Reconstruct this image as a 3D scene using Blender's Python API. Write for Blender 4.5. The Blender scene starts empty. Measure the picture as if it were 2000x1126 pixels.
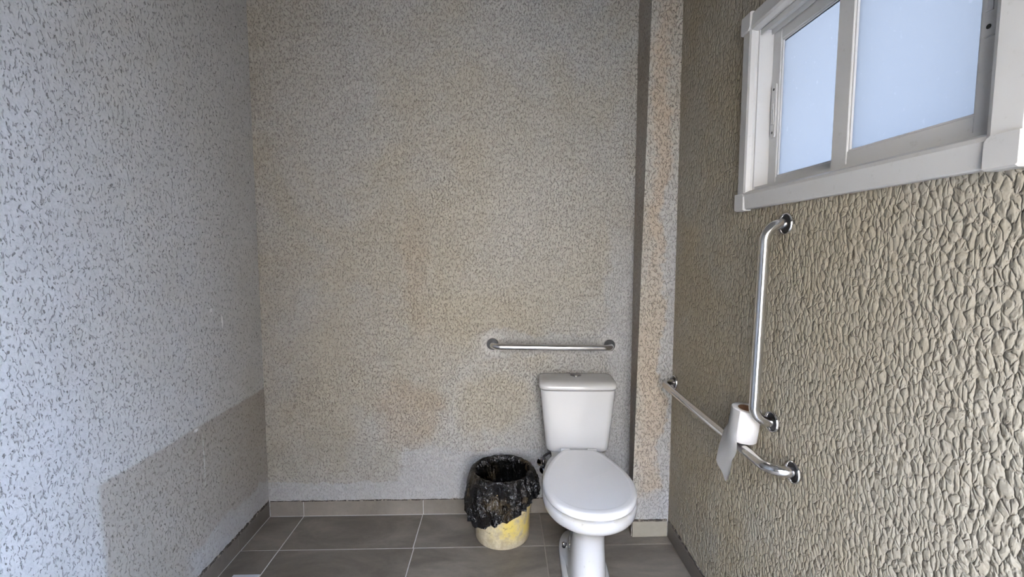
import bpy, bmesh, math, random
from mathutils import Vector, Matrix, noise

random.seed(7)
scene = bpy.context.scene
COL = scene.collection

# ------------------------------------------------------------------ room measures (metres)
CAM_H = 1.352
YB = 2.279          # back wall plane
XL = -1.178         # left wall plane
XR = 0.793          # right wall plane
YF = -0.40          # front wall (behind the camera)
ZC = 2.75           # ceiling
T = 0.15            # wall thickness
DOOR = (-0.22, 0.70, 2.02)      # x0, x1, top of the doorway behind the camera
WIN = (0.738, 1.448, 1.528, 2.026)   # y0, y1, z0, z1 of the opening in the right wall

# ------------------------------------------------------------------ camera
cam_d = bpy.data.cameras.new('camera')
cam = bpy.data.objects.new('camera', cam_d)
COL.objects.link(cam)
cam_d.sensor_width = 36.0
cam_d.sensor_fit = 'HORIZONTAL'
cam_d.lens = 36.0 * 901.0 / 2000.0
cam_d.clip_start = 0.01
cam.location = (0, 0, CAM_H)
cam.rotation_euler = (math.radians(90 - 4.7584), 0, math.radians(-1.4572))
scene.camera = cam

# ------------------------------------------------------------------ world, sun, exposure
SKY = 86.0
world = bpy.data.worlds.new('sky')
scene.world = world
world.use_nodes = True
bg = world.node_tree.nodes['Background']
bg.inputs['Color'].default_value = (0.585, 0.72, 1.0, 1)
bg.inputs['Strength'].default_value = SKY
sun_d = bpy.data.lights.new('sun', 'SUN')
sun_d.energy = 100.0
sun_d.angle = math.radians(0.6)
sun_d.color = (1.0, 0.875, 0.70)
sun = bpy.data.objects.new('sun', sun_d)
COL.objects.link(sun)
sun.rotation_euler = Vector((-0.30, -0.72, -0.52)).to_track_quat('-Z', 'Y').to_euler()   # high sun from behind the building, onto the yard
vs = scene.view_settings
vs.view_transform = 'Standard'
vs.look = 'None'
vs.gamma = 1.0
vs.use_curve_mapping = False
vs.exposure = -0.13
scene.cycles.use_denoising = True
scene.cycles.max_bounces = 7
scene.cycles.diffuse_bounces = 4
scene.cycles.use_adaptive_sampling = True
scene.cycles.adaptive_threshold = 0.09
scene.cycles.caustics_reflective = False
scene.cycles.use_light_tree = False

# ================================================================== node helper
class NT:
    def __init__(self, name):
        self.m = bpy.data.materials.new(name)
        self.m.use_nodes = True
        self.t = self.m.node_tree
        self.b = self.t.nodes['Principled BSDF']
        self.out = self.t.nodes['Material Output']

    def n(self, typ, **kw):
        nd = self.t.nodes.new(typ)
        for k, v in kw.items():
            setattr(nd, k, v)
        return nd

    def put(self, sock, v):
        if v is None:
            return
        if hasattr(v, 'is_output'):
            self.t.links.new(v, sock)
        else:
            if sock.type == 'RGBA' and len(v) == 3:
                v = (*v, 1)
            sock.default_value = v

    def math(self, op, a, b=None, c=None, clamp=False):
        nd = self.n('ShaderNodeMath', operation=op, use_clamp=clamp)
        self.put(nd.inputs[0], a)
        self.put(nd.inputs[1], b)
        self.put(nd.inputs[2], c)
        return nd.outputs[0]

    def vmath(self, op, a, b=None):
        nd = self.n('ShaderNodeVectorMath', operation=op)
        self.put(nd.inputs[0], a)
        self.put(nd.inputs[1], b)
        return nd.outputs[0]

    def ss(self, v, lo, hi, a=0.0, b=1.0, interp='SMOOTHSTEP'):
        nd = self.n('ShaderNodeMapRange', interpolation_type=interp)
        self.put(nd.inputs[0], v)
        self.put(nd.inputs[1], lo)
        self.put(nd.inputs[2], hi)
        self.put(nd.inputs[3], a)
        self.put(nd.inputs[4], b)
        return nd.outputs[0]

    def mix(self, f, a, b, blend='MIX'):
        nd = self.n('ShaderNodeMix', data_type='RGBA', blend_type=blend)
        self.put(nd.inputs[0], f)
        self.put(nd.inputs[6], a)
        self.put(nd.inputs[7], b)
        return nd.outputs[2]

    def noise(self, vec, scale, detail=3.0, rough=0.55, dist=0.0):
        nd = self.n('ShaderNodeTexNoise')
        self.put(nd.inputs['Vector'], vec)
        nd.inputs['Scale'].default_value = scale
        nd.inputs['Detail'].default_value = detail
        nd.inputs['Roughness'].default_value = rough
        nd.inputs['Distortion'].default_value = dist
        return nd.outputs[0], nd.outputs[1]

    def obj(self):
        return self.n('ShaderNodeTexCoord').outputs['Object']

    def sep(self, v):
        nd = self.n('ShaderNodeSeparateXYZ')
        self.put(nd.inputs[0], v)
        return nd.outputs

    def comb(self, x, y, z):
        nd = self.n('ShaderNodeCombineXYZ')
        for i, v in enumerate((x, y, z)):
            self.put(nd.inputs[i], v)
        return nd.outputs[0]

    def bump(self, h, strength, dist, normal=None):
        nd = self.n('ShaderNodeBump')
        nd.inputs['Strength'].default_value = strength
        nd.inputs['Distance'].default_value = dist
        self.put(nd.inputs['Height'], h)
        if normal is not None:
            self.put(nd.inputs['Normal'], normal)
        return nd.outputs[0]

    def set(self, **kw):
        for k, v in kw.items():
            self.put(self.b.inputs[k.replace('_', ' ')], v)
        return self.m


def srgb(r, g, b):
    f = lambda c: (c / 255 / 12.92) if c / 255 <= 0.04045 else ((c / 255 + 0.055) / 1.055) ** 2.4
    return (f(r), f(g), f(b))


def simple(name, col, rough=0.5, metal=0.0, spec=0.5):
    t = NT(name)
    return t.set(Base_Color=col, Roughness=rough, Metallic=metal, Specular_IOR_Level=spec)


# ------------------------------------------------------------------ textured plaster
def plaster(name, axis, base, warm, patches=(), cell=(0.0110, 0.0200), crack_dark=0.55, relief=1.0, warm_amt=0.6,
            pit_lo=0.45, pit_hi=0.60, cell_bump=0.35, crack_w=0.20,
            gate_scale=1.1, pit_t=0.33, line_amt=0.62):
    t = NT(name)
    co = t.obj()
    s = t.sep(co)
    u = s[1] if axis == 'y' else s[0]
    z = s[2]
    # coat pulled upwards with a trowel: tall cells with dragged pits between them
    _, wob = t.noise(co, 13.0, 2, 0.6)
    wobv = t.vmath('SCALE', t.vmath('SUBTRACT', wob, (0.5, 0.5, 0.5)))
    wobv.node.inputs['Scale'].default_value = 0.03
    p = t.vmath('ADD', co, wobv)
    ps = t.sep(p)
    pu_ = {'x': ps[0], 'y': ps[1]}.get(axis) or t.math('ADD', ps[0], ps[1])
    uv = t.comb(t.math('DIVIDE', pu_, cell[0]), t.math('DIVIDE', ps[2], cell[1]), 0.0)

    def n2d(v, scale, detail, rough):
        nd = t.n('ShaderNodeTexNoise', noise_dimensions='2D')
        t.put(nd.inputs['Vector'], v)
        nd.inputs['Scale'].default_value = scale
        nd.inputs['Detail'].default_value = detail
        nd.inputs['Roughness'].default_value = rough
        return nd.outputs[0], nd.outputs[1]
    _, w2 = n2d(uv, 0.9, 2.0, 0.6)
    w2v = t.vmath('SCALE', t.vmath('SUBTRACT', w2, (0.5, 0.5, 0.5)))
    w2v.node.inputs['Scale'].default_value = 0.85
    vor = t.n('ShaderNodeTexVoronoi', voronoi_dimensions='2D', feature='DISTANCE_TO_EDGE')
    t.put(vor.inputs['Vector'], t.vmath('ADD', uv, w2v))
    vor.inputs['Scale'].default_value = 1.0
    edge = vor.outputs['Distance']
    gn, gc = n2d(uv, gate_scale, 1.0, 0.5)
    gate = t.ss(gn, pit_lo, pit_hi)
    line = t.math('MULTIPLY', t.ss(edge, 0.03, crack_w, 1.0, 0.0), gate)
    uv2 = t.vmath('ADD', uv, (37.3, 11.9, 0.0))
    pn, _ = n2d(uv2, 1.15, 2.0, 0.6)
    pit = t.ss(pn, pit_t - 0.05, pit_t + 0.04, 1.0, 0.0)
    crack = t.math('MAXIMUM', pit, t.math('MULTIPLY', line, line_amt))
    fine, _ = t.noise(co, 160.0, 2, 0.65)
    h = t.math('MULTIPLY', crack, -0.75)
    if cell_bump > 0:
        vf = t.n('ShaderNodeTexVoronoi', voronoi_dimensions='2D', feature='F1')
        t.put(vf.inputs['Vector'], t.vmath('ADD', uv, w2v))
        vf.inputs['Scale'].default_value = 1.0
        f1 = vf.outputs['Distance']
        h = t.math('ADD', h, t.math('MULTIPLY', t.math('POWER', f1, 1.7), -cell_bump))
    md, _ = n2d(uv, 0.35, 2.0, 0.6)
    h = t.math('ADD', h, t.math('MULTIPLY', md, 0.5))
    h = t.math('ADD', h, t.math('MULTIPLY', fine, 0.18))
    nrm = t.bump(h, 1.0, 0.0055 * relief)
    # colour: paint with dirt and damp, with pit shade and light patches painted in
    n1, _ = t.noise(co, 2.3, 5, 0.6, 0.4)
    n2, _ = t.noise(co, 0.9, 3, 0.5)
    wm = t.math('MULTIPLY', t.ss(t.math('ADD', t.math('MULTIPLY', n1, 0.6), t.math('MULTIPLY', n2, 0.5)), 0.46, 0.66), warm_amt)
    col = t.mix(wm, base, warm)
    _, sn = t.noise(co, 5.0, 5, 0.65)
    sv = t.sep(t.vmath('SUBTRACT', sn, (0.5, 0.5, 0.5)))
    uu = t.math('MULTIPLY_ADD', sv[0], 0.22, u)
    zz = t.math('MULTIPLY_ADD', sv[1], 0.22, z)
    smooth_coat = None
    for (c, cu, cz, ru, rz, soft, amt, shape) in patches:
        sharp = shape.endswith('_sharp')
        pu, pz = (t.math('MULTIPLY_ADD', sv[0], 0.02, u), t.math('MULTIPLY_ADD', sv[1], 0.02, z)) if sharp else (uu, zz)
        a = t.math('ABSOLUTE', t.math('DIVIDE', t.math('SUBTRACT', pu, cu), ru))
        b = t.math('ABSOLUTE', t.math('DIVIDE', t.math('SUBTRACT', pz, cz), rz))
        if shape.startswith('rect'):
            d = t.math('MAXIMUM', a, b)
        else:
            d = t.math('SQRT', t.math('ADD', t.math('MULTIPLY', a, a), t.math('MULTIPLY', b, b)))
        msk = t.math('MULTIPLY', t.ss(d, 1 - soft, 1 + soft, 1.0, 0.0), amt)
        col = t.mix(msk, col, c)
        if c is FRESH:          # repainted areas: the coat is filled and smoother
            smooth_coat = msk if smooth_coat is None else t.math('MAXIMUM', smooth_coat, msk)
    if smooth_coat is not None:
        crack = t.math('MULTIPLY', crack, t.math('MULTIPLY_ADD', smooth_coat, -0.65, 1.0))
    var, _ = t.noise(co, 14.0, 4, 0.6)
    col = t.mix(t.ss(var, 0.3, 0.7, 0.0, 0.22), col, t.mix(1.0, col, (0.72, 0.71, 0.69), 'MULTIPLY'))
    grain = t.ss(fine, 0.3, 0.75, 0.90, 1.06, 'LINEAR')
    gcol = t.n('ShaderNodeVectorMath', operation='SCALE')
    t.put(gcol.inputs[0], col)
    t.put(gcol.inputs['Scale'], grain)
    col = gcol.outputs[0]
    col = t.mix(t.math('MULTIPLY', crack, crack_dark), col, (0.06, 0.055, 0.05))  # dirt and crevice shade painted dark into the pits
    return t.set(Base_Color=col, Roughness=0.75, Specular_IOR_Level=0.25, Normal=nrm)


GREY = (0.385, 0.372, 0.35)
WARM = (0.365, 0.32, 0.245)
BROWN = (0.33, 0.245, 0.165)
FRESH = (0.39, 0.385, 0.38)
DIRTY = (0.30, 0.275, 0.225)

M = {}
M['plaster_back'] = plaster('plaster_back', 'x', GREY, WARM, [
    (WARM, 0.05, 1.35, 0.60, 0.55, 0.5, 0.50, 'oval'),
    ((0.42, 0.40, 0.365), 0.22, 1.55, 0.30, 0.30, 0.7, 0.6, 'oval'),  # soft pool of light painted into the wall colour
    (BROWN, -0.46, 0.53, 0.17, 0.17, 0.25, 0.36, 'oval'),
    (WARM, -0.02, 0.58, 0.20, 0.14, 0.4, 0.7, 'oval'),
    (WARM, -0.10, 1.02, 0.34, 0.12, 0.4, 0.6, 'oval'),
    (BROWN, -0.42, 1.25, 0.06, 0.28, 0.6, 0.28, 'oval'),
    (DIRTY, -0.75, 0.30, 0.40, 0.14, 0.3, 0.40, 'oval'),
    (FRESH, -0.10, 0.14, 0.42, 0.20, 0.06, 0.9, 'rect'),
    (FRESH, -0.85, 0.08, 0.60, 0.10, 0.08, 0.9, 'rect'),
    (FRESH, 0.62, 0.70, 0.09, 0.75, 0.25, 0.6, 'rect'),
    (FRESH, 0.255, 0.88, 0.36, 0.055, 0.3, 0.5, 'rect'),
    ((0.52, 0.50, 0.47), -0.039, 0.886, 0.055, 0.055, 0.3, 0.7, 'oval_sharp'),
    ((0.52, 0.50, 0.47), 0.547, 0.876, 0.055, 0.055, 0.3, 0.7, 'oval_sharp'),
], cell=(0.0096, 0.0176), crack_dark=0.60, pit_t=0.34)
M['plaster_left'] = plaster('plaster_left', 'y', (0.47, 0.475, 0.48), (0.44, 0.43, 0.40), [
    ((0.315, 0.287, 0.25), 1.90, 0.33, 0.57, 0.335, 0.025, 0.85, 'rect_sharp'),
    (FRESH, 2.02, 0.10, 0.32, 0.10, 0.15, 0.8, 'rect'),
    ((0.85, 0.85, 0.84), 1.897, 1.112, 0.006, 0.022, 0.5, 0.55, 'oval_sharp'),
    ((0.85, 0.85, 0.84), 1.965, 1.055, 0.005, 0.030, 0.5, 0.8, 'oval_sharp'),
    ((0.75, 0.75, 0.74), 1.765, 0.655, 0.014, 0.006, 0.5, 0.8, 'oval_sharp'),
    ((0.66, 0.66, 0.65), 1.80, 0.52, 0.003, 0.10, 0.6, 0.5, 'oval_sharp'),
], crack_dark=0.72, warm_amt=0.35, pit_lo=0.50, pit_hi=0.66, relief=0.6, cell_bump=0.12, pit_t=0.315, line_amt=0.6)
M['plaster_right'] = plaster('plaster_right', 'y', (0.315, 0.282, 0.225), (0.31, 0.252, 0.165), [
    (WARM, 1.0, 0.9, 0.5, 0.8, 0.6, 0.5, 'oval'),
], cell=(0.0122, 0.0215), crack_dark=0.32, relief=0.62, cell_bump=1.3, pit_lo=0.30, pit_hi=0.55, gate_scale=0.5, line_amt=0.5, pit_t=0.27, warm_amt=0.7)
M['plaster_pillar'] = plaster('plaster_pillar', 'xy', (0.40, 0.37, 0.325), (0.37, 0.305, 0.225), [
    ((0.42, 0.32, 0.23), 0.71, 1.9, 0.035, 0.6, 0.6, 0.6, 'oval'),
    ((0.42, 0.33, 0.25), 0.69, 0.5, 0.05, 0.5, 0.6, 0.5, 'oval'),
    (FRESH, 0.78, 0.7, 0.035, 0.9, 0.3, 0.8, 'rect'),
    (FRESH, 0.71, 0.13, 0.10, 0.09, 0.2, 0.8, 'rect'),
], crack_dark=0.60)
M['ceiling'] = simple('ceiling_paint', (0.20, 0.195, 0.19), 0.8)


def tile_mat(name, base, light, seed):
    t = NT(name)
    co = t.obj()
    oi = t.n('ShaderNodeObjectInfo')
    off = t.vmath('SCALE', t.comb(oi.outputs['Random'], t.math('MULTIPLY', oi.outputs['Random'], 3.7), seed))
    off.node.inputs['Scale'].default_value = 9.0
    p = t.vmath('ADD', co, off)
    st = t.vmath('MULTIPLY', p, (1.0, 2.2, 1.0))
    a, _ = t.noise(st, 3.0, 6, 0.62, 0.6)
    b, _ = t.noise(p, 70.0, 3, 0.6)
    c, _ = t.noise(st, 22.0, 4, 0.6)
    col = t.mix(t.ss(a, 0.33, 0.70), base, light)
    col = t.mix(t.ss(c, 0.45, 0.8, 0.0, 0.35), col, t.mix(1.0, col, (1.35, 1.33, 1.30), 'MULTIPLY'))
    col = t.mix(t.ss(b, 0.5, 0.8, 0.0, 0.4), col, t.mix(1.0, col, (0.72, 0.70, 0.68), 'MULTIPLY'))
    tint = t.ss(oi.outputs['Random'], 0, 1, 0.90, 1.10, 'LINEAR')
    v = t.n('ShaderNodeVectorMath', operation='SCALE')
    t.put(v.inputs[0], col)
    t.put(v.inputs['Scale'], tint)
    return t.set(Base_Color=v.outputs[0], Roughness=t.ss(a, 0.3, 0.7, 0.38, 0.55), Specular_IOR_Level=0.4,
                 Normal=t.bump(b, 0.15, 0.001))


M['tile'] = tile_mat('floor_tile', (0.105, 0.089, 0.069), (0.20, 0.174, 0.14), 1.3)
M['skirt_tile'] = tile_mat('skirting_tile', (0.135, 0.118, 0.096), (0.20, 0.175, 0.145), 5.1)
M['skirt_dark'] = tile_mat('dark_shaded_skirting', (0.095, 0.083, 0.068), (0.135, 0.12, 0.10), 7.7)  # dark tile tone, with part of the shade along these walls painted in
M['skirt_pale'] = tile_mat('pale_skirting_tile', (0.22, 0.195, 0.155), (0.27, 0.24, 0.19), 2.9)


def grout_mat():
    t = NT('grout')
    co = t.obj()
    s = t.sep(co)
    a, _ = t.noise(co, 12.0, 3, 0.6)
    dirty = t.math('MULTIPLY_ADD', t.math('SUBTRACT', a, 0.5), 0.9, s[0])
    col = t.mix(t.ss(dirty, -0.4, 0.15), (0.55, 0.53, 0.50), (0.24, 0.21, 0.17))
    return t.set(Base_Color=col, Roughness=0.85)


M['grout'] = grout_mat()


def crumb_mat():
    t = NT('crumbly_mortar')
    co = t.obj()
    a, _ = t.noise(co, 45.0, 4, 0.7)
    col = t.mix(t.ss(a, 0.48, 0.66), (0.035, 0.029, 0.023), (0.27, 0.235, 0.19))
    return t.set(Base_Color=col, Roughness=0.9, Normal=t.bump(a, 0.8, 0.004))


M['crumb'] = crumb_mat()


def porcelain(name, dirt=False):
    t = NT(name)
    co = t.obj()
    col = (0.57, 0.575, 0.585)
    if dirt:
        a, _ = t.noise(co, 70.0, 2, 0.6)
        b, _ = t.noise(co, 11.0, 2, 0.5)
        s = t.sep(co)
        near = t.ss(s[2], 0.365, 0.405, 0.25, 1.0)
        m = t.math('MULTIPLY', t.ss(a, 0.64, 0.74), t.math('MULTIPLY', near, t.ss(b, 0.42, 0.6)))
        m2 = t.math('MULTIPLY', t.ss(s[2], 0.385, 0.403), t.ss(b, 0.42, 0.58, 0.0, 0.45))
        col = t.mix(m2, col, (0.42, 0.37, 0.27))
        col = t.mix(m, col, (0.30, 0.26, 0.20))
    return t.set(Base_Color=col, Roughness=0.10, Specular_IOR_Level=0.5, Coat_Weight=0.2, Coat_Roughness=0.05)


M['porcelain'] = porcelain('porcelain')
M['porcelain_dirty'] = porcelain('porcelain_bowl', True)
M['plastic_white'] = simple('seat_plastic', (0.76, 0.765, 0.785), 0.22)


def chrome(name, rough):
    t = NT(name)
    a, _ = t.noise(t.obj(), 30.0, 4, 0.6)
    return t.set(Base_Color=(0.80, 0.80, 0.81), Metallic=1.0, Roughness=t.ss(a, 0.3, 0.7, rough * 0.8, rough * 1.3))


M['steel'] = chrome('polished_steel', 0.17)
M['chrome'] = chrome('chrome', 0.08)
M['button'] = simple('button_chrome', (0.32, 0.32, 0.33), 0.15, 1.0)
M['dark'] = simple('dark_rubber_and_shade', (0.012, 0.012, 0.013), 0.5)
M['handle'] = simple('dark_chrome', (0.10, 0.105, 0.115), 0.07, 1.0)
M['screw'] = simple('screw_hole', (0.01, 0.01, 0.01), 0.6)


def alu():
    t = NT('white_painted_aluminium')
    co = t.obj()
    a, _ = t.noise(co, 60.0, 3, 0.6)
    b, _ = t.noise(co, 6.0, 3, 0.5)
    col = t.mix(t.ss(a, 0.62, 0.72, 0.0, 0.25), (0.54, 0.535, 0.525), (0.36, 0.35, 0.32))
    col = t.mix(t.ss(b, 0.5, 0.8, 0, 0.2), col, (0.46, 0.455, 0.44))
    return t.set(Base_Color=col, Roughness=0.38)


M['alu'] = alu()


def frosted():
    t = NT('frosted_glass')
    co = t.obj()
    a, _ = t.noise(co, 55.0, 2, 0.5)
    tr = t.n('ShaderNodeBsdfTranslucent')
    gl = t.n('ShaderNodeBsdfGlossy')
    gl.inputs['Roughness'].default_value = 0.35
    gl.inputs['Color'].default_value = (0.9, 0.95, 1.0, 1)
    col = t.mix(t.ss(a, 0.66, 0.78, 0.0, 0.5), (0.155, 0.158, 0.160), (0.21, 0.21, 0.21))
    t.put(tr.inputs['Color'], col)
    mx = t.n('ShaderNodeMixShader')
    mx.inputs[0].default_value = 0.06
    t.t.links.new(tr.outputs[0], mx.inputs[1])
    t.t.links.new(gl.outputs[0], mx.inputs[2])
    t.t.links.new(mx.outputs[0], t.out.inputs['Surface'])
    return t.m


M['frosted'] = frosted()


def bucket_mat():
    t = NT('stained_bucket_plastic')
    co = t.obj()
    a, _ = t.noise(co, 8.0, 4, 0.7, 0.6)
    b, _ = t.noise(t.vmath('MULTIPLY', co, (1.0, 1.0, 1.8)), 60.0, 3, 0.7)
    c, _ = t.noise(co, 34.0, 5, 0.75)
    s = t.sep(co)
    front = t.ss(s[0], -0.10, 0.03)
    band = t.math('MULTIPLY', t.ss(s[2], 0.015, 0.07), front)
    col = t.mix(t.ss(c, 0.35, 0.7), (0.34, 0.28, 0.18), (0.50, 0.44, 0.32))
    ym = t.ss(t.math('ADD', t.math('MULTIPLY', a, 0.75), t.math('MULTIPLY', c, 0.55)), 0.55, 0.78)
    col = t.mix(t.math('MULTIPLY', ym, t.math('MULTIPLY', band, 0.9)), col, (0.56, 0.42, 0.085))
    # worn print: two smudged rows
    row = t.math('MULTIPLY', t.ss(t.math('ABSOLUTE', t.math('SUBTRACT', s[2], 0.075)), 0.004, 0.010, 1.0, 0.0), t.ss(t.math('ABSOLUTE', t.math('ADD', s[0], 0.02)), 0.05, 0.065, 1.0, 0.0))
    row2 = t.math('MULTIPLY', t.ss(t.math('ABSOLUTE', t.math('SUBTRACT', s[2], 0.108)), 0.005, 0.012, 1.0, 0.0), t.ss(t.math('ABSOLUTE', t.math('SUBTRACT', s[0], 0.01)), 0.03, 0.05, 1.0, 0.0))
    rows = t.math('MAXIMUM', row, row2)
    lo = t.math('MULTIPLY_ADD', rows, -0.10, 0.64)
    sm = t.ss(t.math('SUBTRACT', b, lo), 0.0, 0.09, 0.0, 0.7)
    col = t.mix(sm, col, (0.11, 0.095, 0.065))
    return t.set(Base_Color=col, Roughness=0.5)


M['bucket'] = bucket_mat()


def bag_mat():
    t = NT('black_plastic_film')
    co = t.obj()
    b, _ = t.noise(co, 9.0, 3, 0.6)
    col = t.mix(t.ss(b, 0.48, 0.68), (0.004, 0.0037, 0.004), (0.030, 0.021, 0.011))
    st = t.vmath('MULTIPLY', co, (1.0, 1.0, 0.55))
    a, _ = t.noise(st, 30.0, 3, 0.6, 1.5)
    rd = t.math('ABSOLUTE', t.math('SUBTRACT', a, 0.5))
    c, _ = t.noise(st, 75.0, 2, 0.6, 1.0)
    rd2 = t.math('ABSOLUTE', t.math('SUBTRACT', c, 0.5))
    nr = t.bump(t.math('ADD', rd, t.math('MULTIPLY', rd2, 0.25)), 1.0, 0.012)
    return t.set(Base_Color=col, Roughness=0.12, Specular_IOR_Level=0.45, Normal=nr)


M['bag'] = bag_mat()


def paper_mat():
    t = NT('tissue_paper')
    a, _ = t.noise(t.obj(), 220.0, 2, 0.6)
    return t.set(Base_Color=(0.68, 0.67, 0.665), Roughness=0.9, Specular_IOR_Level=0.1, Normal=t.bump(a, 0.3, 0.001))


M['paper'] = paper_mat()
M['card'] = simple('brown_card', (0.16, 0.085, 0.045), 0.85)
M['hose'] = simple('braided_hose', (0.10, 0.10, 0.105), 0.35, 0.6)
M['drain'] = simple('drain_metal', (0.62, 0.64, 0.67), 0.3, 0.3)


def yard_mat():
    t = NT('yard_concrete')
    a, _ = t.noise(t.obj(), 1.5, 5, 0.6)
    return t.set(Base_Color=t.mix(a, (0.30, 0.27, 0.23), (0.36, 0.33, 0.28)), Roughness=0.9)


M['yard'] = yard_mat()
M['gate'] = simple('dark_timber', (0.05, 0.04, 0.032), 0.7)
M['yard_wall'] = simple('yard_wall_paint', (0.50, 0.47, 0.42), 0.9)

# ================================================================== mesh helpers
def finish(name, bm, mats, parent=None, smooth=None, recalc=True):
    if recalc:
        bmesh.ops.recalc_face_normals(bm, faces=bm.faces[:])
    me = bpy.data.meshes.new(name)
    bm.to_mesh(me)
    bm.free()
    for m in (mats if isinstance(mats, (list, tuple)) else [mats]):
        me.materials.append(m)
    if smooth is not None:
        me.shade_smooth()
        me.set_sharp_from_angle(angle=math.radians(smooth))
    o = bpy.data.objects.new(name, me)
    COL.objects.link(o)
    if parent is not None:
        o.parent = parent
    return o


def box(bm, lo, hi, mi=0):
    vs_ = [bm.verts.new((x, y, z)) for x in (lo[0], hi[0]) for y in (lo[1], hi[1]) for z in (lo[2], hi[2])]
    idx = [(0, 1, 3, 2), (4, 6, 7, 5), (0, 4, 5, 1), (2, 3, 7, 6), (0, 2, 6, 4), (1, 5, 7, 3)]
    fs = []
    for f in idx:
        fc = bm.faces.new([vs_[i] for i in f])
        fc.material_index = mi
        fs.append(fc)
    return vs_, fs


def bevbox(lo, hi, r=0.002, seg=2):
    bm = bmesh.new()
    box(bm, lo, hi)
    bmesh.ops.recalc_face_normals(bm, faces=bm.faces[:])
    bmesh.ops.bevel(bm, geom=bm.edges[:], offset=r, segments=seg, profile=0.5, affect='EDGES')
    return bm


def loft(bm, rings, cap0=True, cap1=True, mi=0, closed=True):
    vr = [[bm.verts.new(p) for p in r] for r in rings]
    n = len(vr[0])
    for a, b in zip(vr, vr[1:]):
        for i in range(n if closed else n - 1):
            j = (i + 1) % n
            f = bm.faces.new((a[i], a[j], b[j], b[i]))
            f.material_index = mi
    if cap0:
        bm.faces.new(vr[0][::-1]).material_index = mi
    if cap1:
        bm.faces.new(vr[-1]).material_index = mi
    return vr


def lathe(bm, prof, seg=48, mat=None, cap0=False, cap1=False, mi=0):
    mat = mat or Matrix()
    rings = []
    for r, h in prof:
        rings.append([mat @ Vector((r * math.cos(2 * math.pi * i / seg), r * math.sin(2 * math.pi * i / seg), h)) for i in range(seg)])
    return loft(bm, rings, cap0, cap1, mi)


def tube(bm, pts, r, seg=20, caps=True, mi=0):
    pts = [Vector(p) for p in pts]
    rings = []
    up = None
    for i, p in enumerate(pts):
        d = (pts[min(i + 1, len(pts) - 1)] - pts[max(i - 1, 0)]).normalized()
        if up is None:
            up = d.orthogonal().normalized()
        up = (up - d * up.dot(d)).normalized()
        s = d.cross(up)
        rings.append([p + r * (math.cos(2 * math.pi * k / seg) * up + math.sin(2 * math.pi * k / seg) * s) for k in range(seg)])
    return loft(bm, rings, caps, caps, mi)


def fillet(pts, rad, n=10):
    pts = [Vector(p) for p in pts]
    out = [pts[0]]
    for a, b, c in zip(pts, pts[1:], pts[2:]):
        u = (a - b).normalized()
        v = (c - b).normalized()
        ang = u.angle(v)
        tl = rad / math.tan(ang / 2)
        p0, p1 = b + u * tl, b + v * tl
        cen = b + (u + v).normalized() * (rad / math.sin(ang / 2))
        for k in range(n + 1):
            q = p0.lerp(p1, k / n) - cen
            out.append(cen + q.normalized() * rad)
    out.append(pts[-1])
    return out


def empty(name, loc=(0, 0, 0), rot=(0, 0, 0), parent=None):
    o = bpy.data.objects.new(name, None)
    o.empty_display_size = 0.05
    COL.objects.link(o)
    o.location = loc
    o.rotation_euler = rot
    if parent is not None:
        o.parent = parent
    return o


def tag(o, label=None, cat=None, group=None, kind=None):
    if label: o['label'] = label
    if cat: o['category'] = cat
    if group: o['group'] = group
    if kind: o['kind'] = kind
    return o


def struct(o, label, cat):
    return tag(o, label, cat, kind='structure')


# ================================================================== room shell
bm = bmesh.new()
box(bm, (XL - T, YB, -0.1), (XR + T, YB + T, ZC))
struct(finish('wall_back', bm, M['plaster_back']), 'rough grey plaster wall behind the toilet with brown damp stains', 'wall')

bm = bmesh.new()
box(bm, (XL - T, YF - T, -0.1), (XL, YB, ZC))
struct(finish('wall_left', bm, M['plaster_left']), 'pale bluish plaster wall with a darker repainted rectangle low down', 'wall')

bm = bmesh.new()
y0, y1, z0, z1 = WIN
box(bm, (XR, YF - T, -0.1), (XR + T, y0, ZC))
box(bm, (XR, y1, -0.1), (XR + T, YB, ZC))
box(bm, (XR, y0, -0.1), (XR + T, y1, z0))
box(bm, (XR, y0, z1), (XR + T, y1, ZC))
struct(finish('wall_right', bm, M['plaster_right']), 'coarse beige plaster wall that carries the sliding window', 'wall')

bm = bmesh.new()
d0, d1, dz = DOOR
box(bm, (XL, YF - T, -0.1), (d0, YF, ZC))
box(bm, (d1, YF - T, -0.1), (XR, YF, ZC))
box(bm, (d0, YF - T, dz), (d1, YF, ZC))
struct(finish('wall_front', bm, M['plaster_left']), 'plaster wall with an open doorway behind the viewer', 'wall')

bm = bmesh.new()
box(bm, (XL - T, YF - T, ZC), (XR + T + 1.10, YB + T + 1.6, ZC + 0.12))  # slab runs past the walls; overhang added to keep sun off the window
struct(finish('ceiling', bm, M['ceiling']), 'plain pale ceiling above the textured walls, with an added overhang shading the window', 'ceiling')

# column in the right back corner, leaning a little
bm = bmesh.new()
PXB, PXT, PY = 0.617, 0.662, 2.070
nz = 8
rings = []
for k in range(nz + 1):
    f = k / nz
    z = -0.0 + f * ZC
    xf = PXB + (PXT - PXB) * f
    rings.append([Vector((xf, PY, z)), Vector((XR, PY - 0.002, z)), Vector((XR, YB, z)), Vector((0.662, YB, z))])
loft(bm, rings)
struct(finish('wall_column', bm, M['plaster_pillar']), 'narrow plaster column filling the corner to the right of the toilet', 'column')

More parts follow.
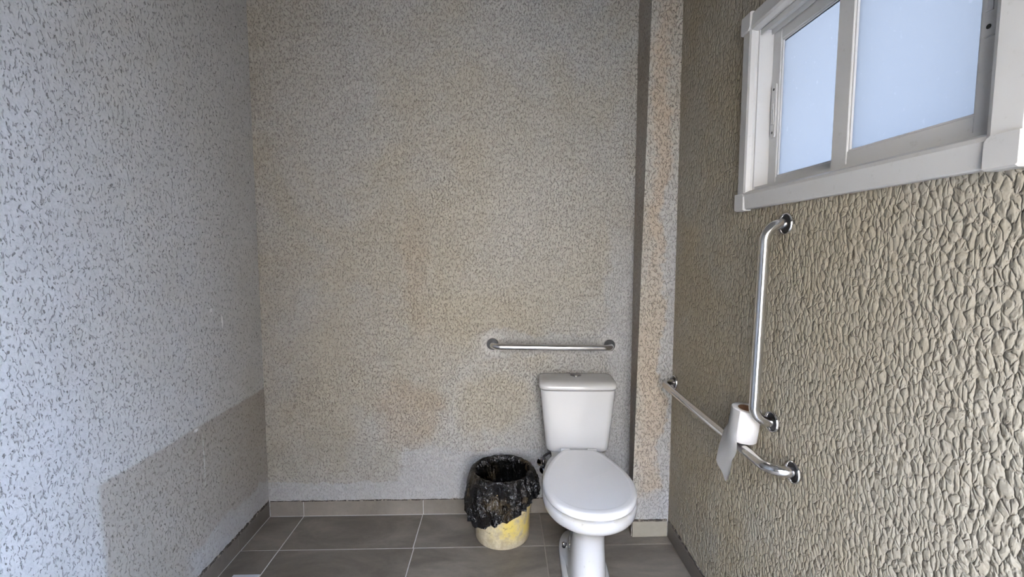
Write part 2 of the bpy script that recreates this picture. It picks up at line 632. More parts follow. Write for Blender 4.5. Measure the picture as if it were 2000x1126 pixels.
# door frame behind the camera
dr = struct(empty('door_1', (0, 0, 0)), 'white open doorway frame behind the viewer', 'door')
for nm, lo, hi in (('jamb', (d0, YF - T, 0), (d0 + 0.03, YF, dz)), ('jamb', (d1 - 0.03, YF - T, 0), (d1, YF, dz)),
                   ('head', (d0 + 0.03, YF - T, dz - 0.03), (d1 - 0.03, YF, dz))):
    finish(nm, bevbox(lo, hi), M['alu'], dr)

# yard in front of the door; its walls and gate are added to shape the light
bm = bmesh.new()
box(bm, (-14, -16, -0.30), (14, 12, -0.12))
struct(finish('floor_outside', bm, M['yard']), 'sunlit concrete yard outside the doorway', 'ground')

bm = bmesh.new()
box(bm, (-5.0, -3.2, -0.12), (1.40, -3.0, 3.2))  # unseen walls added to bounce warm sun indoors and block the sky
box(bm, (-1.8, -3.0, -0.12), (-1.6, -0.56, 3.2))
struct(finish('added_wall_outside', bm, M['yard_wall']), 'sunlit beige yard walls added out of view to bounce sun and block sky', 'wall')

bm = bmesh.new()
box(bm, (1.41, -3.15, -0.12), (2.4, -3.06, 3.2))  # unseen gate added to cut light reaching the far left wall
for k in range(6):
    x = 1.43 + k * 0.161
    box(bm, (x, -3.06, -0.10), (x + 0.150, -3.04, 3.18))
struct(finish('added_gate', bm, M['gate']), 'tall dark timber gate added out of view to keep light off the left wall', 'gate')

# ------------------------------------------------------------------ floor tiles
bm = bmesh.new()
box(bm, (XL, YF - T, -0.1), (XR, YB, -0.0015))
floor = struct(finish('floor', bm, M['grout']), 'dark grey-brown tiled floor with pale grout lines', 'floor')
FX0, FX1, FY1 = -1.174, 0.791, 2.275
xj = [-1.60, -1.0045, -0.4005, 0.2005, 0.8035]
yj = [2.6107, 2.0077, 1.4047, 0.8017, 0.1987, -0.4043, -1.01]
G = 0.0022
DRAIN = (-1.118, -1.008, 1.742, 1.853)
for r in range(len(yj) - 1):
    for c in range(len(xj) - 1):
        sh = 0.004 if (r >= 1 and c in (2,)) else 0.0
        sh2 = 0.004 if (r >= 1 and c in (1,)) else 0.0
        a, b = max(xj[c] + G + sh, FX0 + 0.001), min(xj[c + 1] - G + sh2, FX1 - 0.001)
        lo, hi = max(yj[r + 1] + G, YF), min(yj[r] - G, FY1 - 0.002)
        if b - a < 0.02 or hi - lo < 0.02:
            continue
        zt = random.uniform(-0.0003, 0.0003)
        bm = bmesh.new()
        if r == 1 and c == 0:        # cut around the drain
            dx0, dx1, dy0, dy1 = DRAIN
            outer = [(a, lo), (b, lo), (b, dy0), (dx0, dy0), (dx0, dy1), (b, dy1), (b, hi), (a, hi)]
            lofted = [[Vector((x, y, z)) for x, y in outer] for z in (-0.008, zt)]
            loft(bm, lofted)
            finish('tile', bm, M['tile'], floor)
            continue
        cx_, cy_ = (a + b) / 2, (lo + hi) / 2
        hx, hy = (b - a) / 2, (hi - lo) / 2
        rr = [[Vector((sx * (hx - i), sy * (hy - i), z)) for sx, sy in ((-1, -1), (1, -1), (1, 1), (-1, 1))]
              for z, i in ((-0.008, 0), (zt - 0.001, 0), (zt, 0.001))]
        loft(bm, rr)
        o = finish('tile', bm, M['tile'], floor)
        o.location = (cx_, cy_, 0)

# floor drain
fd = tag(empty('floor_drain', ((DRAIN[0] + DRAIN[1]) / 2, (DRAIN[2] + DRAIN[3]) / 2, 0)),
         'pale metal floor drain set into the tiles beside the left wall', 'drain')
hw = 0.053
bm = bmesh.new()
for lo, hi in (((-hw, -hw, -0.012), (hw, -hw + 0.014, 0.001)), ((-hw, hw - 0.014, -0.012), (hw, hw, 0.001)),
               ((-hw, -hw + 0.014, -0.012), (-hw + 0.014, hw - 0.014, 0.001)), ((hw - 0.014, -hw + 0.014, -0.012), (hw, hw - 0.014, 0.001))):
    box(bm, lo, hi)
finish('frame', bm, M['drain'], fd)
bm = bmesh.new()
box(bm, (-0.0385, -0.0385, -0.013), (0.0385, 0.0385, -0.011))
finish('sump', bm, M['dark'], fd)
for k in range(6):
    x = -0.032 + k * 0.0128
    finish('slat', bevbox((x - 0.0036, -0.0385, -0.008), (x + 0.0036, 0.0385, -0.001), 0.0008, 1), M['drain'], fd)

# ------------------------------------------------------------------ skirting tiles
SK = 0.077


def skirting(name, label, segs, axis, fixed, depth, zamp, mat='skirt_tile'):
    """segs: joint positions along the axis; fixed: the tile face; depth: signed distance back to the wall."""
    root = struct(empty(name), label, 'baseboard')
    for a, b in zip(segs, segs[1:]):
        lo_, hi_ = min(a, b) + 0.0012, max(a, b) - 0.0012
        zt = SK + random.uniform(-0.001, 0.001)
        f0, f1 = min(fixed, fixed + depth), max(fixed, fixed + depth)
        if axis == 'x':
            bm = bevbox((lo_, f0, 0.0015), (hi_, f1, zt), 0.0012, 1)
        else:
            bm = bevbox((f0, lo_, 0.0015), (f1, hi_, zt), 0.0012, 1)
        finish('skirting_tile', bm, M[mat], root)
    bm = bmesh.new()
    back = fixed + depth
    lo_, hi_ = min(segs) + 0.001, max(segs) - 0.001
    front = fixed + depth * 0.3
    if axis == 'x':
        box(bm, (lo_, min(front, back), 0.0), (hi_, max(front, back), SK - 0.002))
    else:
        box(bm, (min(front, back), lo_, 0.0), (max(front, back), hi_, SK - 0.002))
    finish('grout_bed', bm, M['grout'], root)
    # crumbling mortar line over the tiles
    n = int((hi_ - lo_) / 0.008)
    rings = []
    for k in range(n + 1):
        p = lo_ + (hi_ - lo_) * k / n
        h = zamp * (0.45 + 0.9 * abs(noise.noise(Vector((p * 17, fixed * 5, 1.3)))) + 0.7 * abs(noise.noise(Vector((p * 60, 2.2, 7.0)))))
        pr = fixed + depth * (0.25 + 0.5 * noise.noise(Vector((p * 40, 9.1, fixed))))
        sec = [(pr, SK - 0.001), (pr + depth * 0.1, SK + h * 0.7), (back, SK + h), (back, SK - 0.001)]
        rings.append([Vector((p, q, z)) if axis == 'x' else Vector((q, p, z)) for q, z in sec])
    loft(bm := bmesh.new(), rings)
    finish('mortar_joint', bm, M['crumb'], root)
    return root


skirting('baseboard_back', 'brown-grey skirting tiles along the back wall behind the bucket', [-1.172, -1.0045, -0.397, 0.158, 0.640], 'x', 2.275, 0.006, 0.006)
skirting('baseboard_left', 'dark skirting tiles along the foot of the left wall', [2.2735, 2.0, 1.397, 0.794, 0.191, -0.40], 'y', -1.174, -0.006, 0.016, 'skirt_dark')
skirting('baseboard_right', 'dark skirting tiles along the foot of the right wall', [2.062, 1.46, 0.857, 0.254, -0.39], 'y', 0.789, 0.006, 0.015, 'skirt_dark')
col_sk = skirting('baseboard_column', 'single beige skirting tile at the foot of the corner column', [0.620, 0.7875], 'x', 2.060, 0.012, 0.008, 'skirt_pale')

# ================================================================== window
win = struct(empty('window_1', (XR, 1.09, 1.48)), 'white aluminium sliding window with two frosted panes', 'window')


def wpart(name, bm, parent=win, mats=None, smooth=None):
    for v in bm.verts:
        v.co -= Vector((XR, 1.09, 1.48))
    return finish(name, bm, mats or M['alu'], parent, smooth)


def profile_bar(prof, y0, y1, z0, z1, side):
    """casing bar; prof = list of (across, out) with across measured from the outer edge inwards."""
    bm = bmesh.new()
    rings = []
    if side in ('bottom', 'top'):
        for y in (y0, y1):
            rings.append([Vector((XR - o, y, z0 + a if side == 'bottom' else z1 - a)) for a, o in prof])
    else:
        for z in (z0, z1):
            rings.append([Vector((XR - o, y1 - a if side == 'far' else y0 + a, z)) for a, o in prof])
    loft(bm, rings)
    return bm


OY0, OY1, OZ0, OZ1 = 0.678, 1.506, 1.480, 2.076
CW = 0.058
prof = [(0, 0), (0, 0.017), (0.003, 0.020), (CW - 0.014, 0.024), (CW - 0.006, 0.021), (CW, 0.010), (CW, 0)]
cc = 0.050
wpart('casing', profile_bar(prof, OY0 + cc, OY1 - cc, OZ0, OZ1, 'bottom'), smooth=25)
wpart('casing', profile_bar(prof, OY0 + cc, OY1 - cc, OZ0, OZ1, 'top'), smooth=25)
wpart('casing', profile_bar(prof, OY0, OY1, OZ0 + cc, OZ1 - cc, 'far'), smooth=25)
wpart('casing', profile_bar(prof, OY0, OY1, OZ0 + cc, OZ1 - cc, 'near'), smooth=25)
for sy, sz in ((0, 0), (0, 1), (1, 0), (1, 1)):
    ya = OY0 - 0.004 if sy == 0 else OY1 - cc + 0.0
    za = OZ0 - 0.004 if sz == 0 else OZ1 - cc + 0.0
    # L-shaped corner cap
    bm = bmesh.new()
    e = cc + 0.004
    s_y = 1 if sy == 0 else -1
    s_z = 1 if sz == 0 else -1
    oy = OY0 - 0.004 if sy == 0 else OY1 + 0.004
    oz = OZ0 - 0.004 if sz == 0 else OZ1 + 0.004
    L = [(0, 0.006), (0.006, 0), (e, 0), (e, CW + 0.003), (CW + 0.003, CW + 0.003), (CW + 0.003, e), (0, e)]
    L = [(0, 0.006), (0.006, 0), (e, 0), (e, e - 0.010), (e - 0.004, e - 0.004), (e - 0.010, e), (0, e)]
    rings = []
    for out, ins in ((0.0, 0.0), (0.022, 0.0), (0.0275, 0.003)):
        rings.append([Vector((XR - out, oy + s_y * (min(max(a, ins), e - 0)), oz + s_z * (max(b, ins)))) for a, b in L])
    loft(bm, rings)
    wpart('corner_cap', bm, smooth=25)

# fixed frame with tracks, lining the opening
bm = bmesh.new()
y0, y1, z0, z1 = WIN
FD = 0.085
for lo, hi in (((XR - 0.002, y0, z0), (XR + FD, y1, z0 + 0.008)), ((XR - 0.002, y0, z1 - 0.008), (XR + FD, y1, z1)),
               ((XR - 0.002, y0, z0 + 0.008), (XR + FD, y0 + 0.006, z1 - 0.008)), ((XR - 0.002, y1 - 0.006, z0 + 0.008), (XR + FD, y1, z1 - 0.008))):
    box(bm, lo, hi)
for xt in (XR + 0.0005, XR + 0.034, XR + 0.0695):
    for lo, hi in (((xt, y0 + 0.006, z0 + 0.008), (xt + 0.002, y1 - 0.006, z0 + 0.020)), ((xt, y0 + 0.006, z1 - 0.024), (xt + 0.002, y1 - 0.006, z1 - 0.008))):
        box(bm, lo, hi)
wpart('track_frame', bm)


def sash(ya, yb, xf, stile_a, stile_b, rail_b, rail_t, latch_side):
    za, zb = z0 + 0.010, z1 - 0.010
    d = 0.026
    bm = bmesh.new()

    def bar(lo, hi):
        b2 = bevbox(lo, hi, 0.0015, 1)
        me = bpy.data.meshes.new('tmp')
        b2.to_mesh(me)
        b2.free()
        bm.from_mesh(me)
        bpy.data.meshes.remove(me)
    bar((xf, ya, za), (xf + d, ya + stile_a, zb))
    bar((xf, yb - stile_b, za), (xf + d, yb, zb))
    bar((xf + 0.001, ya + stile_a, za), (xf + d - 0.001, yb - stile_b, za + rail_b))
    bar((xf + 0.001, ya + stile_a, zb - rail_t), (xf + d - 0.001, yb - stile_b, zb))
    # glazing bead lip
    g = 0.004
    for lo, hi in (((xf + 0.004, ya + stile_a, za + rail_b), (xf + 0.009, yb - stile_b, za + rail_b + g)),
                   ((xf + 0.004, ya + stile_a, zb - rail_t - g), (xf + 0.009, yb - stile_b, zb - rail_t)),
                   ((xf + 0.004, ya + stile_a, za + rail_b + g), (xf + 0.009, ya + stile_a + g, zb - rail_t - g)),
                   ((xf + 0.004, yb - stile_b - g, za + rail_b + g), (xf + 0.009, yb - stile_b, zb - rail_t - g))):
        box(bm, lo, hi)
    s = wpart('sash', bm)
    bm = bmesh.new()
    box(bm, (xf + 0.0115, ya + stile_a - 0.004, za + rail_b - 0.004), (xf + 0.0155, yb - stile_b + 0.004, zb - rail_t + 0.004))
    wpart('pane', bm, s, M['frosted'])
    # dark rubber gasket round the glass
    bm = bmesh.new()
    for lo, hi in (((xf + 0.009, ya + stile_a, za + rail_b), (xf + 0.0114, yb - stile_b, za + rail_b + 0.0055)),
                   ((xf + 0.009, ya + stile_a, zb - rail_t - 0.0055), (xf + 0.0114, yb - stile_b, zb - rail_t))):
        box(bm, lo, hi)
    wpart('inset', bm, s, M['dark'])
    # recessed latch plate on the outer stile
    yc = ya + stile_a * 0.52 if latch_side == 'a' else yb - stile_b * 0.50
    zc = 1.778 if latch_side == 'a' else 1.772
    bm = bmesh.new()
    hw_, hh = 0.0125, 0.080
    for out, ins in ((0.0, 0.0),):
        pts = []
        for k in range(24):
            an = 2 * math.pi * k / 24
            cx2, sz2 = math.cos(an), math.sin(an)
            q = 0.010
            pts.append((math.copysign(hw_ - q * 0.6, cx2) + q * 0.6 * cx2, math.copysign(hh - q, sz2) + q * sz2))
    rings = [[Vector((xf - o_, yc + a * s_, zc + b * (1 - (1 - s_) * 0.2))) for a, b in pts] for o_, s_ in ((-0.001, 1.0), (0.0030, 1.0), (0.0042, 0.90))]
    loft(bm, rings)
    # finger slot and slide
    box(bm, (xf - 0.0062, yc - 0.006, zc - 0.040), (xf - 0.002, yc - 0.0035, zc + 0.040))
    box(bm, (xf - 0.0062, yc + 0.0035, zc - 0.040), (xf - 0.002, yc + 0.006, zc + 0.040))
    box(bm, (xf - 0.0062, yc - 0.0035, zc - 0.040), (xf - 0.002, yc + 0.0035, zc - 0.037))
    box(bm, (xf - 0.0070, yc - 0.0035, zc + 0.005), (xf - 0.002, yc + 0.0035, zc + 0.022))
    for sgn in (-1, 1):
        mt = Matrix.Translation((xf - 0.0041, yc, zc + sgn * 0.064)) @ Matrix.Rotation(math.radians(-90), 4, 'Y')
        lathe(bm, [(0.0038, 0.0), (0.0038, 0.0008)], 14, mt, True, True, 1)
    wpart('latch', bm, s, [M['alu'], M['screw']])
    return s


sash(0.744, 1.117, XR + 0.006, 0.036, 0.050, 0.040, 0.042, 'a')
sash(1.080, 1.442, XR + 0.041, 0.046, 0.040, 0.036, 0.042, 'b')

# ================================================================== toilet
TO = empty('toilet', (0.371, 2.270, 0.0), (0, 0, math.radians(-2.5)))
tag(TO, 'white porcelain close-coupled toilet with its seat lid closed', 'toilet')


def egg(hw, yf, ym, yb, z, nf=2.2, nb=2.0, clip=None, seg=72):
    out = []
    for k in range(seg):
        a = 2 * math.pi * k / seg
        c, s = math.cos(a), math.sin(a)
        n = nf if s < 0 else nb
        x = hw * math.copysign(abs(c) ** (2 / n), c)
        y = ym + (ym - yf if s < 0 else yb - ym) * math.copysign(abs(s) ** (2 / n), s)
        if clip is not None and y > clip:
            y = clip
        out.append(Vector((x, y, z)))
    return out


bm = bmesh.new()
R = [  # z, half width, front, widest, back, nf, nb
    (0.000, 0.098, -0.640, -0.40, -0.175, 3.0, 3.2),
    (0.016, 0.098, -0.640, -0.40, -0.175, 3.0, 3.2),
    (0.024, 0.093, -0.636, -0.40, -0.180, 3.0, 3.2),
    (0.032, 0.078, -0.630, -0.44, -0.195, 2.6, 2.2),
    (0.060, 0.073, -0.622, -0.50, -0.200, 2.5, 1.7),
    (0.120, 0.069, -0.612, -0.52, -0.190, 2.4, 1.7),
    (0.190, 0.064, -0.608, -0.52, -0.180, 2.4, 1.8),
    (0.240, 0.064, -0.612, -0.52, -0.170, 2.4, 1.9),
    (0.275, 0.073, -0.630, -0.52, -0.160, 2.3, 2.0),
    (0.305, 0.096, -0.662, -0.52, -0.150, 2.2, 2.1),
    (0.330, 0.132, -0.702, -0.52, -0.140, 2.1, 2.2),
    (0.346, 0.160, -0.730, -0.52, -0.130, 2.1, 2.2),
    (0.358, 0.177, -0.744, -0.52, -0.120, 2.1, 2.2),
    (0.368, 0.182, -0.749, -0.52, -0.115, 2.1, 2.2),
    (0.392, 0.184, -0.751, -0.52, -0.115, 2.1, 2.2),
    (0.400, 0.181, -0.748, -0.52, -0.118, 2.1, 2.2),
    (0.403, 0.171, -0.741, -0.52, -0.125, 2.1, 2.2),
]
loft(bm, [egg(h, f, m, b, z, nf, nb) for z, h, f, m, b, nf, nb in R])
# deck that carries the tank
vs_, fs_ = box(bm, (-0.125, -0.235, 0.335), (0.125, -0.035, 0.402))
bowl = finish('bowl', bm, M['porcelain_dirty'], TO, 50)

# floor bolts
for sx in (-1, 1):
    bm = bmesh.new()
    mt = Matrix.Translation((sx * 0.071, -0.318, 0.036)) @ Matrix.Rotation(math.radians(sx * 28), 4, 'Y')
    lathe(bm, [(0.0135, -0.006), (0.0135, 0.002), (0.0120, 0.003)], 20, mt, True, True, 0)
    lathe(bm, [(0.0085, 0.003), (0.0085, 0.010), (0.0060, 0.015), (0.0020, 0.017)], 16, mt, True, True, 1)
    finish('floor_bolt', bm, [M['dark'], M['chrome']], bowl, 30)


def lid_outline(s, z, dy=0.0, seg=96):
    cy = -0.50
    base = egg(0.1815, -0.748, -0.515, -0.165, z, 2.15, 1.62, clip=-0.212, seg=seg)
    return [Vector((p.x * s, cy + (p.y - cy) * s + dy, z)) for p in base]


bm = bmesh.new()
loft(bm, [lid_outline(s, z) for s, z in ((0.925, 0.4045), (0.935, 0.4055), (0.935, 0.4102))])
finish('seat', bm, M['plastic_white'], TO, 40)
bm = bmesh.new()
LR = [(0.985, 0.4105), (0.997, 0.412), (1.0, 0.416), (1.0, 0.424), (0.994, 0.430), (0.978, 0.4345), (0.950, 0.4365), (0.905, 0.437),
      (0.885, 0.4372), (0.878, 0.4366), (0.860, 0.4366), (0.5, 0.438), (0.05, 0.4385)]
loft(bm, [lid_outline(s, z) for s, z in LR])
lid = finish('seat_lid', bm, M['plastic_white'], TO, 60)
# raised swoosh on the lid
bm = bmesh.new()
pts = []
for k in range(24):
    f = k / 23
    x = -0.075 + 0.175 * f
    pts.append(Vector((x, -0.530 + 0.045 * f + 0.055 * max(0, f - 0.45) ** 1.0 * 2 * f + 0.012 * math.sin(math.pi * f), 0.4368)))
tube(bm, pts, 0.0020, 8)
finish('swoosh', bm, M['plastic_white'], lid, 60)
for sx in (-1, 1):
    bm = bmesh.new()
    mt = Matrix.Translation((sx * 0.062 - 0.022, -0.205, 0.423)) @ Matrix.Rotation(math.radians(90), 4, 'Y')
    lathe(bm, [(0.006, 0), (0.0105, 0.002), (0.0105, 0.042), (0.006, 0.044)], 20, mt, True, True)
    lathe(bm, [(0.012, 0.402), (0.012, 0.414)], 20, Matrix.Translation((sx * 0.062, -0.203, 0)), True, True)
    finish('hinge', bm, M['plastic_white'], TO, 40)


def rrect(hw, yf, yb, z, r=0.03, bow=0.0, nb=8, nside=10):
    """rounded rectangle, optional bowed front"""
    pts = []
    for cx2, cy2, a0 in ((hw - r, yb - r, 0), (-hw + r, yb - r, 90), (-hw + r, yf + r, 180), (hw - r, yf + r, 270)):
        for k in range(nb + 1):
            a = math.radians(a0 + 90 * k / nb)
            pts.append(Vector((cx2 + r * math.cos(a), cy2 + r * math.sin(a), z)))
        if a0 == 180:
            for k in range(1, nside):
                pts.append(Vector((-hw + r + (2 * hw - 2 * r) * k / nside, yf, z)))
    if bow:
        for p in pts:
            if p.y < (yf + yb) / 2:
                p.y -= bow * (1 - (p.x / hw) ** 2)
    return pts


bm = bmesh.new()
TK = [(0.400, 0.128, -0.158, -0.030), (0.403, 0.140, -0.170, -0.024), (0.412, 0.147, -0.176, -0.020), (0.43, 0.149, -0.178, -0.018),
      (0.56, 0.163, -0.180, -0.014), (0.690, 0.1755, -0.182, -0.012), (0.6985, 0.176, -0.182, -0.012), (0.7005, 0.172, -0.178, -0.015)]
loft(bm, [rrect(h, f, b, z, 0.032, 0.006) for z, h, f, b in TK])
tank = finish('tank', bm, M['porcelain'], TO, 40)
bm = bmesh.new()
LD = [(0.7005, 0.1640, -0.168, -0.020), (0.7065, 0.1640, -0.168, -0.020), (0.7065, 0.1805, -0.186, -0.009), (0.709, 0.182, -0.188, -0.008), (0.722, 0.182, -0.187, -0.008),
      (0.730, 0.180, -0.180, -0.009), (0.736, 0.177, -0.168, -0.011), (0.7395, 0.171, -0.152, -0.016), (0.7405, 0.160, -0.138, -0.024),
      (0.742, 0.08, -0.11, -0.06)]
loft(bm, [rrect(h, f, b, z, min(0.034, h * 0.4, (b - f) * 0.3), 0.007) for z, h, f, b in LD])
tlid = finish('tank_lid', bm, M['porcelain'], TO, 50)
bm = bmesh.new()
mt = Matrix.Translation((0.0, -0.062, 0.7415))
lathe(bm, [(0.027, -0.002), (0.027, 0.002), (0.025, 0.0035), (0.022, 0.0035), (0.0215, 0.002)], 40, mt, True, False)
lathe(bm, [(0.0212, 0.001), (0.0212, 0.0042), (0.018, 0.0055), (0.004, 0.006)], 40, mt, True, True)
box(bm, (-0.021, -0.0625, 0.7475), (0.021, -0.0615, 0.7482), 1)
finish('flush_button', bm, [M['button'], M['dark']], tlid, 35)

# ------------------------------------------------------------------ water valve and hose behind the toilet
VA = tag(empty('water_valve', (0.212, YB, 0.272)), 'chrome water stop valve on the back wall between bucket and toilet', 'valve')
toY = Matrix.Rotation(math.radians(90), 4, 'X')          # local z -> -y
bm = bmesh.new()
lathe(bm, [(0.026, 0.0), (0.026, 0.003), (0.020, 0.008), (0.011, 0.011)], 28, toY, True, True)
finish('escutcheon', bm, M['chrome'], VA, 35)
bm = bmesh.new()
lathe(bm, [(0.010, 0.005), (0.010, 0.050), (0.013, 0.052), (0.013, 0.070)], 24, toY, True, True)
lathe(bm, [(0.008, 0.0), (0.008, 0.028), (0.011, 0.030), (0.011, 0.040)], 20, Matrix.Translation((0.0, -0.060, 0.0)), True, True)
finish('valve_body', bm, M['chrome'], VA, 35)
bm = bmesh.new()
lathe(bm, [(0.009, 0.066), (0.016, 0.070), (0.0205, 0.078), (0.0215, 0.087), (0.019, 0.096), (0.013, 0.1025), (0.004, 0.105)], 28, toY, True, True)
finish('handle', bm, M['handle'], VA, 50)
bm = bmesh.new()
tube(bm, fillet([(0, -0.060, 0.036), (0.004, -0.060, 0.056), (0.040, -0.080, 0.092), (0.042, -0.083, 0.128)], 0.014, 8), 0.0065, 14)
finish('hose', bm, M['hose'], VA, 50)

# ================================================================== grab bars
def grab_bar(name, label, p0, p1, nrm, off, r=0.0145, bend=0.042):
    p0, p1, nrm = Vector(p0), Vector(p1), Vector(nrm)
    root = tag(empty(name, p0), label, 'grab bar', 'stainless grab bars')
    a, b = Vector((0, 0, 0)), p1 - p0
    path = fillet([a + nrm * 0.002, a + nrm * off, b + nrm * off, b + nrm * 0.002], bend, 14)
    bm = bmesh.new()
    tube(bm, path, r, 28)
    finish('bar', bm, M['steel'], root, 50)
    q = Vector((0, 0, 1)).rotation_difference(nrm).to_matrix().to_4x4()
    for c in (a, b):
        bm = bmesh.new()
        mt = Matrix.Translation(c) @ q
        lathe(bm, [(0.0305, -0.001), (0.0315, 0.003), (0.0310, 0.007), (0.0290, 0.0095), (0.0268, 0.0085), (0.0260, 0.003)], 44, mt)
        fl = finish('flange', bm, M['chrome'], root, 60)
        bm = bmesh.new()
        lathe(bm, [(0.0263, 0.0), (0.0263, 0.0026), (0.0150, 0.0036), (0.0140, 0.0036)], 36, mt)  # dark ring added to paint in the dark reflection inside the flange
        finish('inset', bm, M['dark'], fl, 60)
    return root


grab_bar('grab_bar', 'horizontal steel grab bar on the back wall above the toilet tank', (-0.039, YB, 0.886), (0.547, YB, 0.876), (0, -1, 0), 0.075)
grab_bar('grab_bar', 'vertical steel grab bar on the right wall below the window', (XR, 1.265, 1.424), (XR, 1.284, 0.855), (-1, 0, 0), 0.060, bend=0.048)
grab_bar('grab_bar', 'horizontal steel grab bar low on the right wall under the paper roll', (XR, 2.030, 0.755), (XR, 1.180, 0.755), (-1, 0, 0), 0.062, bend=0.055)

# ================================================================== toilet paper
TP = tag(empty('toilet_paper_roll', (0.744, 1.362, 0.7735), (math.radians(5), math.radians(4), 0)),
         'white toilet paper roll standing on the low grab bar with a loose sheet hanging', 'toilet paper')
RR, RH, RC = 0.042, 0.100, 0.0235
bm = bmesh.new()
lathe(bm, [(RC + 0.001, 0.001), (RR - 0.001, 0.0), (RR, 0.001), (RR, RH - 0.001), (RR - 0.001, RH), (RC + 0.001, RH - 0.001)], 56)
finish('paper', bm, M['paper'], TP, 50)
bm = bmesh.new()
lathe(bm, [(RC + 0.001, 0.0), (RC + 0.001, RH), (RC - 0.0005, RH), (RC - 0.0005, 0.0)], 40)
v0 = bm.verts[:]
finish('core', bm, M['card'], TP, 50)
# loose sheet: leaves the roll on the side away from the wall, passes over the bar and hangs in front of it
bm = bmesh.new()
nu, nv = 10, 26
grid = []
a_l, a_r = math.radians(98), math.radians(218)
for j in range(nv + 1):
    f = j / nv
    row = []
    for i in range(nu + 1):
        g = i / nu                        # 0 = far/left edge in the photo, 1 = near/right edge
        an = a_l + (a_r - a_l) * g
        # top: wrapped on the roll
        rad = RR + 0.0012
        px, py = rad * math.cos(an), rad * math.sin(an)
        zt = RH - 0.002
        top = Vector((px, py, zt - f * 0.09))
        # bottom: gathered narrow strip in front of the bar
        hz = -0.104 - 0.040 * min(1.0, g / 0.75) + 0.018 * max(0.0, (g - 0.75) / 0.25) - 0.002 * math.sin(g * 11)
        bx = -0.037 + 0.005 * math.sin(g * 4 + f * 5)
        by = 0.050 - g * (0.072 + 0.045 * max(0.0, 1 - abs(f - 0.42) / 0.30))
        bot = Vector((bx, by, hz))
        w = min(1.0, max(0.0, (f - 0.10 - 0.30 * (1 - abs(1 - g)) * 0.6) / 0.42))
        w = w * w * (3 - 2 * w)
        zz = (RH - 0.002) + (hz - RH + 0.002) * f
        p = Vector((px * (1 - w) + bx * w, py * (1 - w) + by * w, zz))
        rr_ = math.hypot(p.x, p.y)
        if p.z > -0.005 and rr_ < rad:
            p.x *= rad / rr_
            p.y *= rad / rr_
        row.append(bm.verts.new(p))
    grid.append(row)
for j in range(nv):
    for i in range(nu):
        bm.faces.new((grid[j][i], grid[j][i + 1], grid[j + 1][i + 1], grid[j + 1][i]))
bmesh.ops.solidify(bm, geom=bm.faces[:], thickness=0.0006)
finish('loose_sheet', bm, M['paper'], TP, 80)

# ================================================================== bucket and bag
BX, BY = 0.008, 2.103
BK = tag(empty('bucket', (BX, BY, 0.0)), 'yellow-stained cream plastic bucket standing beside the toilet', 'bucket')
bm = bmesh.new()
lathe(bm, [(0.118, 0.001), (0.124, 0.002), (0.1275, 0.008), (0.129, 0.10), (0.132, 0.20), (0.134, 0.262), (0.1365, 0.264), (0.1365, 0.268), (0.134, 0.270), (0.135, 0.310),
           (0.139, 0.312), (0.139, 0.322), (0.134, 0.323), (0.131, 0.30), (0.126, 0.012)], 72, None, True, True)
body = finish('body', bm, M['bucket'], BK, 30)
bm = bmesh.new()
lathe(bm, [(0.1305, 0.150), (0.134, 0.152), (0.134, 0.157), (0.1312, 0.159)], 72)
finish('rim_band', bm, M['bucket'], BK, 40)

BG = tag(empty('trash_bag', (BX, BY, 0.0)), 'crinkled black plastic bag lining the bucket and folded over its rim', 'trash bag')
bm = bmesh.new()
SEG = 260


def ridge(v):
    return 1.0 - 2.0 * abs(noise.noise(v))


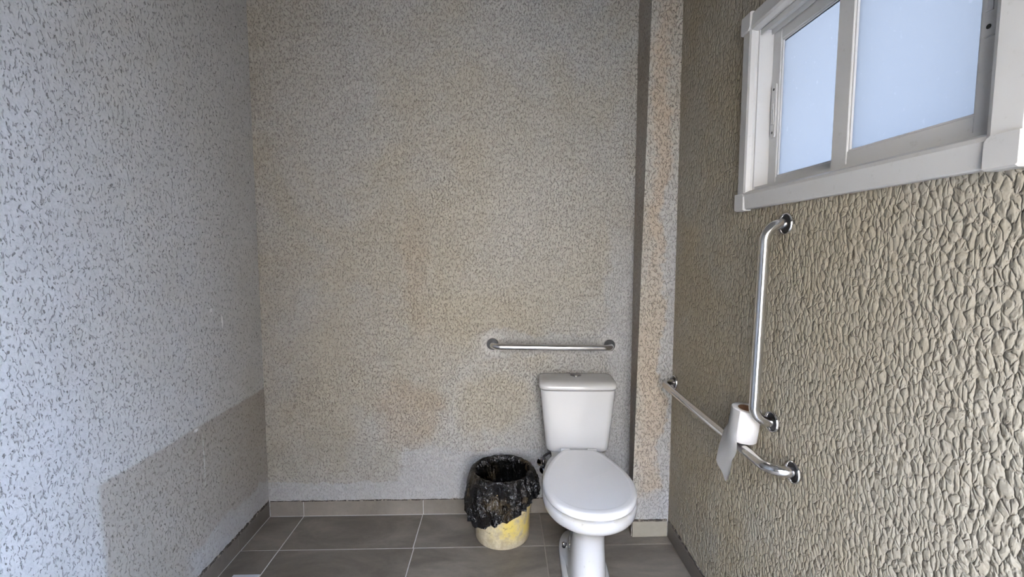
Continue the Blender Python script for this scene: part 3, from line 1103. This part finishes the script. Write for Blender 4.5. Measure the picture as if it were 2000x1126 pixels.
def bag_ring(r, z_of, amp, seed, ripple=1.0, flare=0.0):
    ring = []
    for k in range(SEG):
        a = 2 * math.pi * k / SEG
        d = Vector((math.cos(a), math.sin(a), 0))
        z = z_of(a)
        skew = 2.2 * z * math.sin(2 * a + 1.0)
        ax, ay = math.cos(a + skew * 0.35), math.sin(a + skew * 0.35)
        n1_ = noise.noise(Vector((ax * 2.6, ay * 2.6, z * 4 + seed)))
        fold = ridge(Vector((ax * 5.5, ay * 5.5, z * 5.0 + seed)))
        crin = ridge(Vector((d.x * 13.0, d.y * 13.0, z * 75.0 + seed))) * 0.55 + ridge(Vector((ax * 22.0, ay * 22.0, z * 30 + 3.1))) * 0.45
        rad = r + amp * (0.45 * n1_ + 1.25 * (fold - 0.45) + 0.42 * (crin - 0.5)) * ripple + flare * a_flare(a)
        ring.append(Vector((d.x * rad, d.y * rad, z + amp * 0.35 * n1_)))
    return ring


def angdist(a, deg):
    d = (a - math.radians(deg) + math.pi) % (2 * math.pi) - math.pi
    return d


def a_flare(a):
    # the bag stands off the bucket on its left and right
    return 0.9 * math.exp(-(angdist(a, 10) / 0.55) ** 2) + 0.75 * math.exp(-(angdist(a, 195) / 0.6) ** 2)


def low(a):
    # lowest at the front left, short at the right
    z = 0.165 - 0.060 * math.exp(-(angdist(a, 222) / 0.75) ** 2) + 0.045 * math.exp(-(angdist(a, -25) / 0.55) ** 2)
    z += 0.010 * noise.noise(Vector((math.cos(a) * 4, math.sin(a) * 4, 8.8))) + 0.005 * noise.noise(Vector((math.cos(a) * 14, math.sin(a) * 14, 2.8)))
    return z


rings = []
for r_, z_ in [(0.095, 0.020), (0.106, 0.04)] + [(0.110 + 0.011 * q / 17, 0.06 + 0.25 * q / 17) for q in range(18)] + [(0.127, 0.322)]:
    rings.append(bag_ring(r_, (lambda a, z_=z_: z_), 0.009, 1.0))
rings.append(bag_ring(0.1345, lambda a: 0.3265 + 0.003 * noise.noise(Vector((math.cos(a) * 6, math.sin(a) * 6, 0))), 0.003, 2.0))
rings.append(bag_ring(0.1405, lambda a: 0.3275 + 0.003 * noise.noise(Vector((math.cos(a) * 6, math.sin(a) * 6, 0))), 0.003, 2.0))
NS = 44
for k in range(NS + 1):
    f = k / NS
    rings.append(bag_ring(0.1475 + 0.007 * math.sin(min(1, f * 1.2) * math.pi * 0.5), (lambda a, f=f: 0.322 + (low(a) - 0.322) * f),
                          0.004 + 0.011 * min(1, f * 2.5), 4.0, 1.0, 0.020 * min(1, f * 1.6)))
loft(bm, rings, True, False)
bag = finish('film', bm, M['bag'], BG, 40)
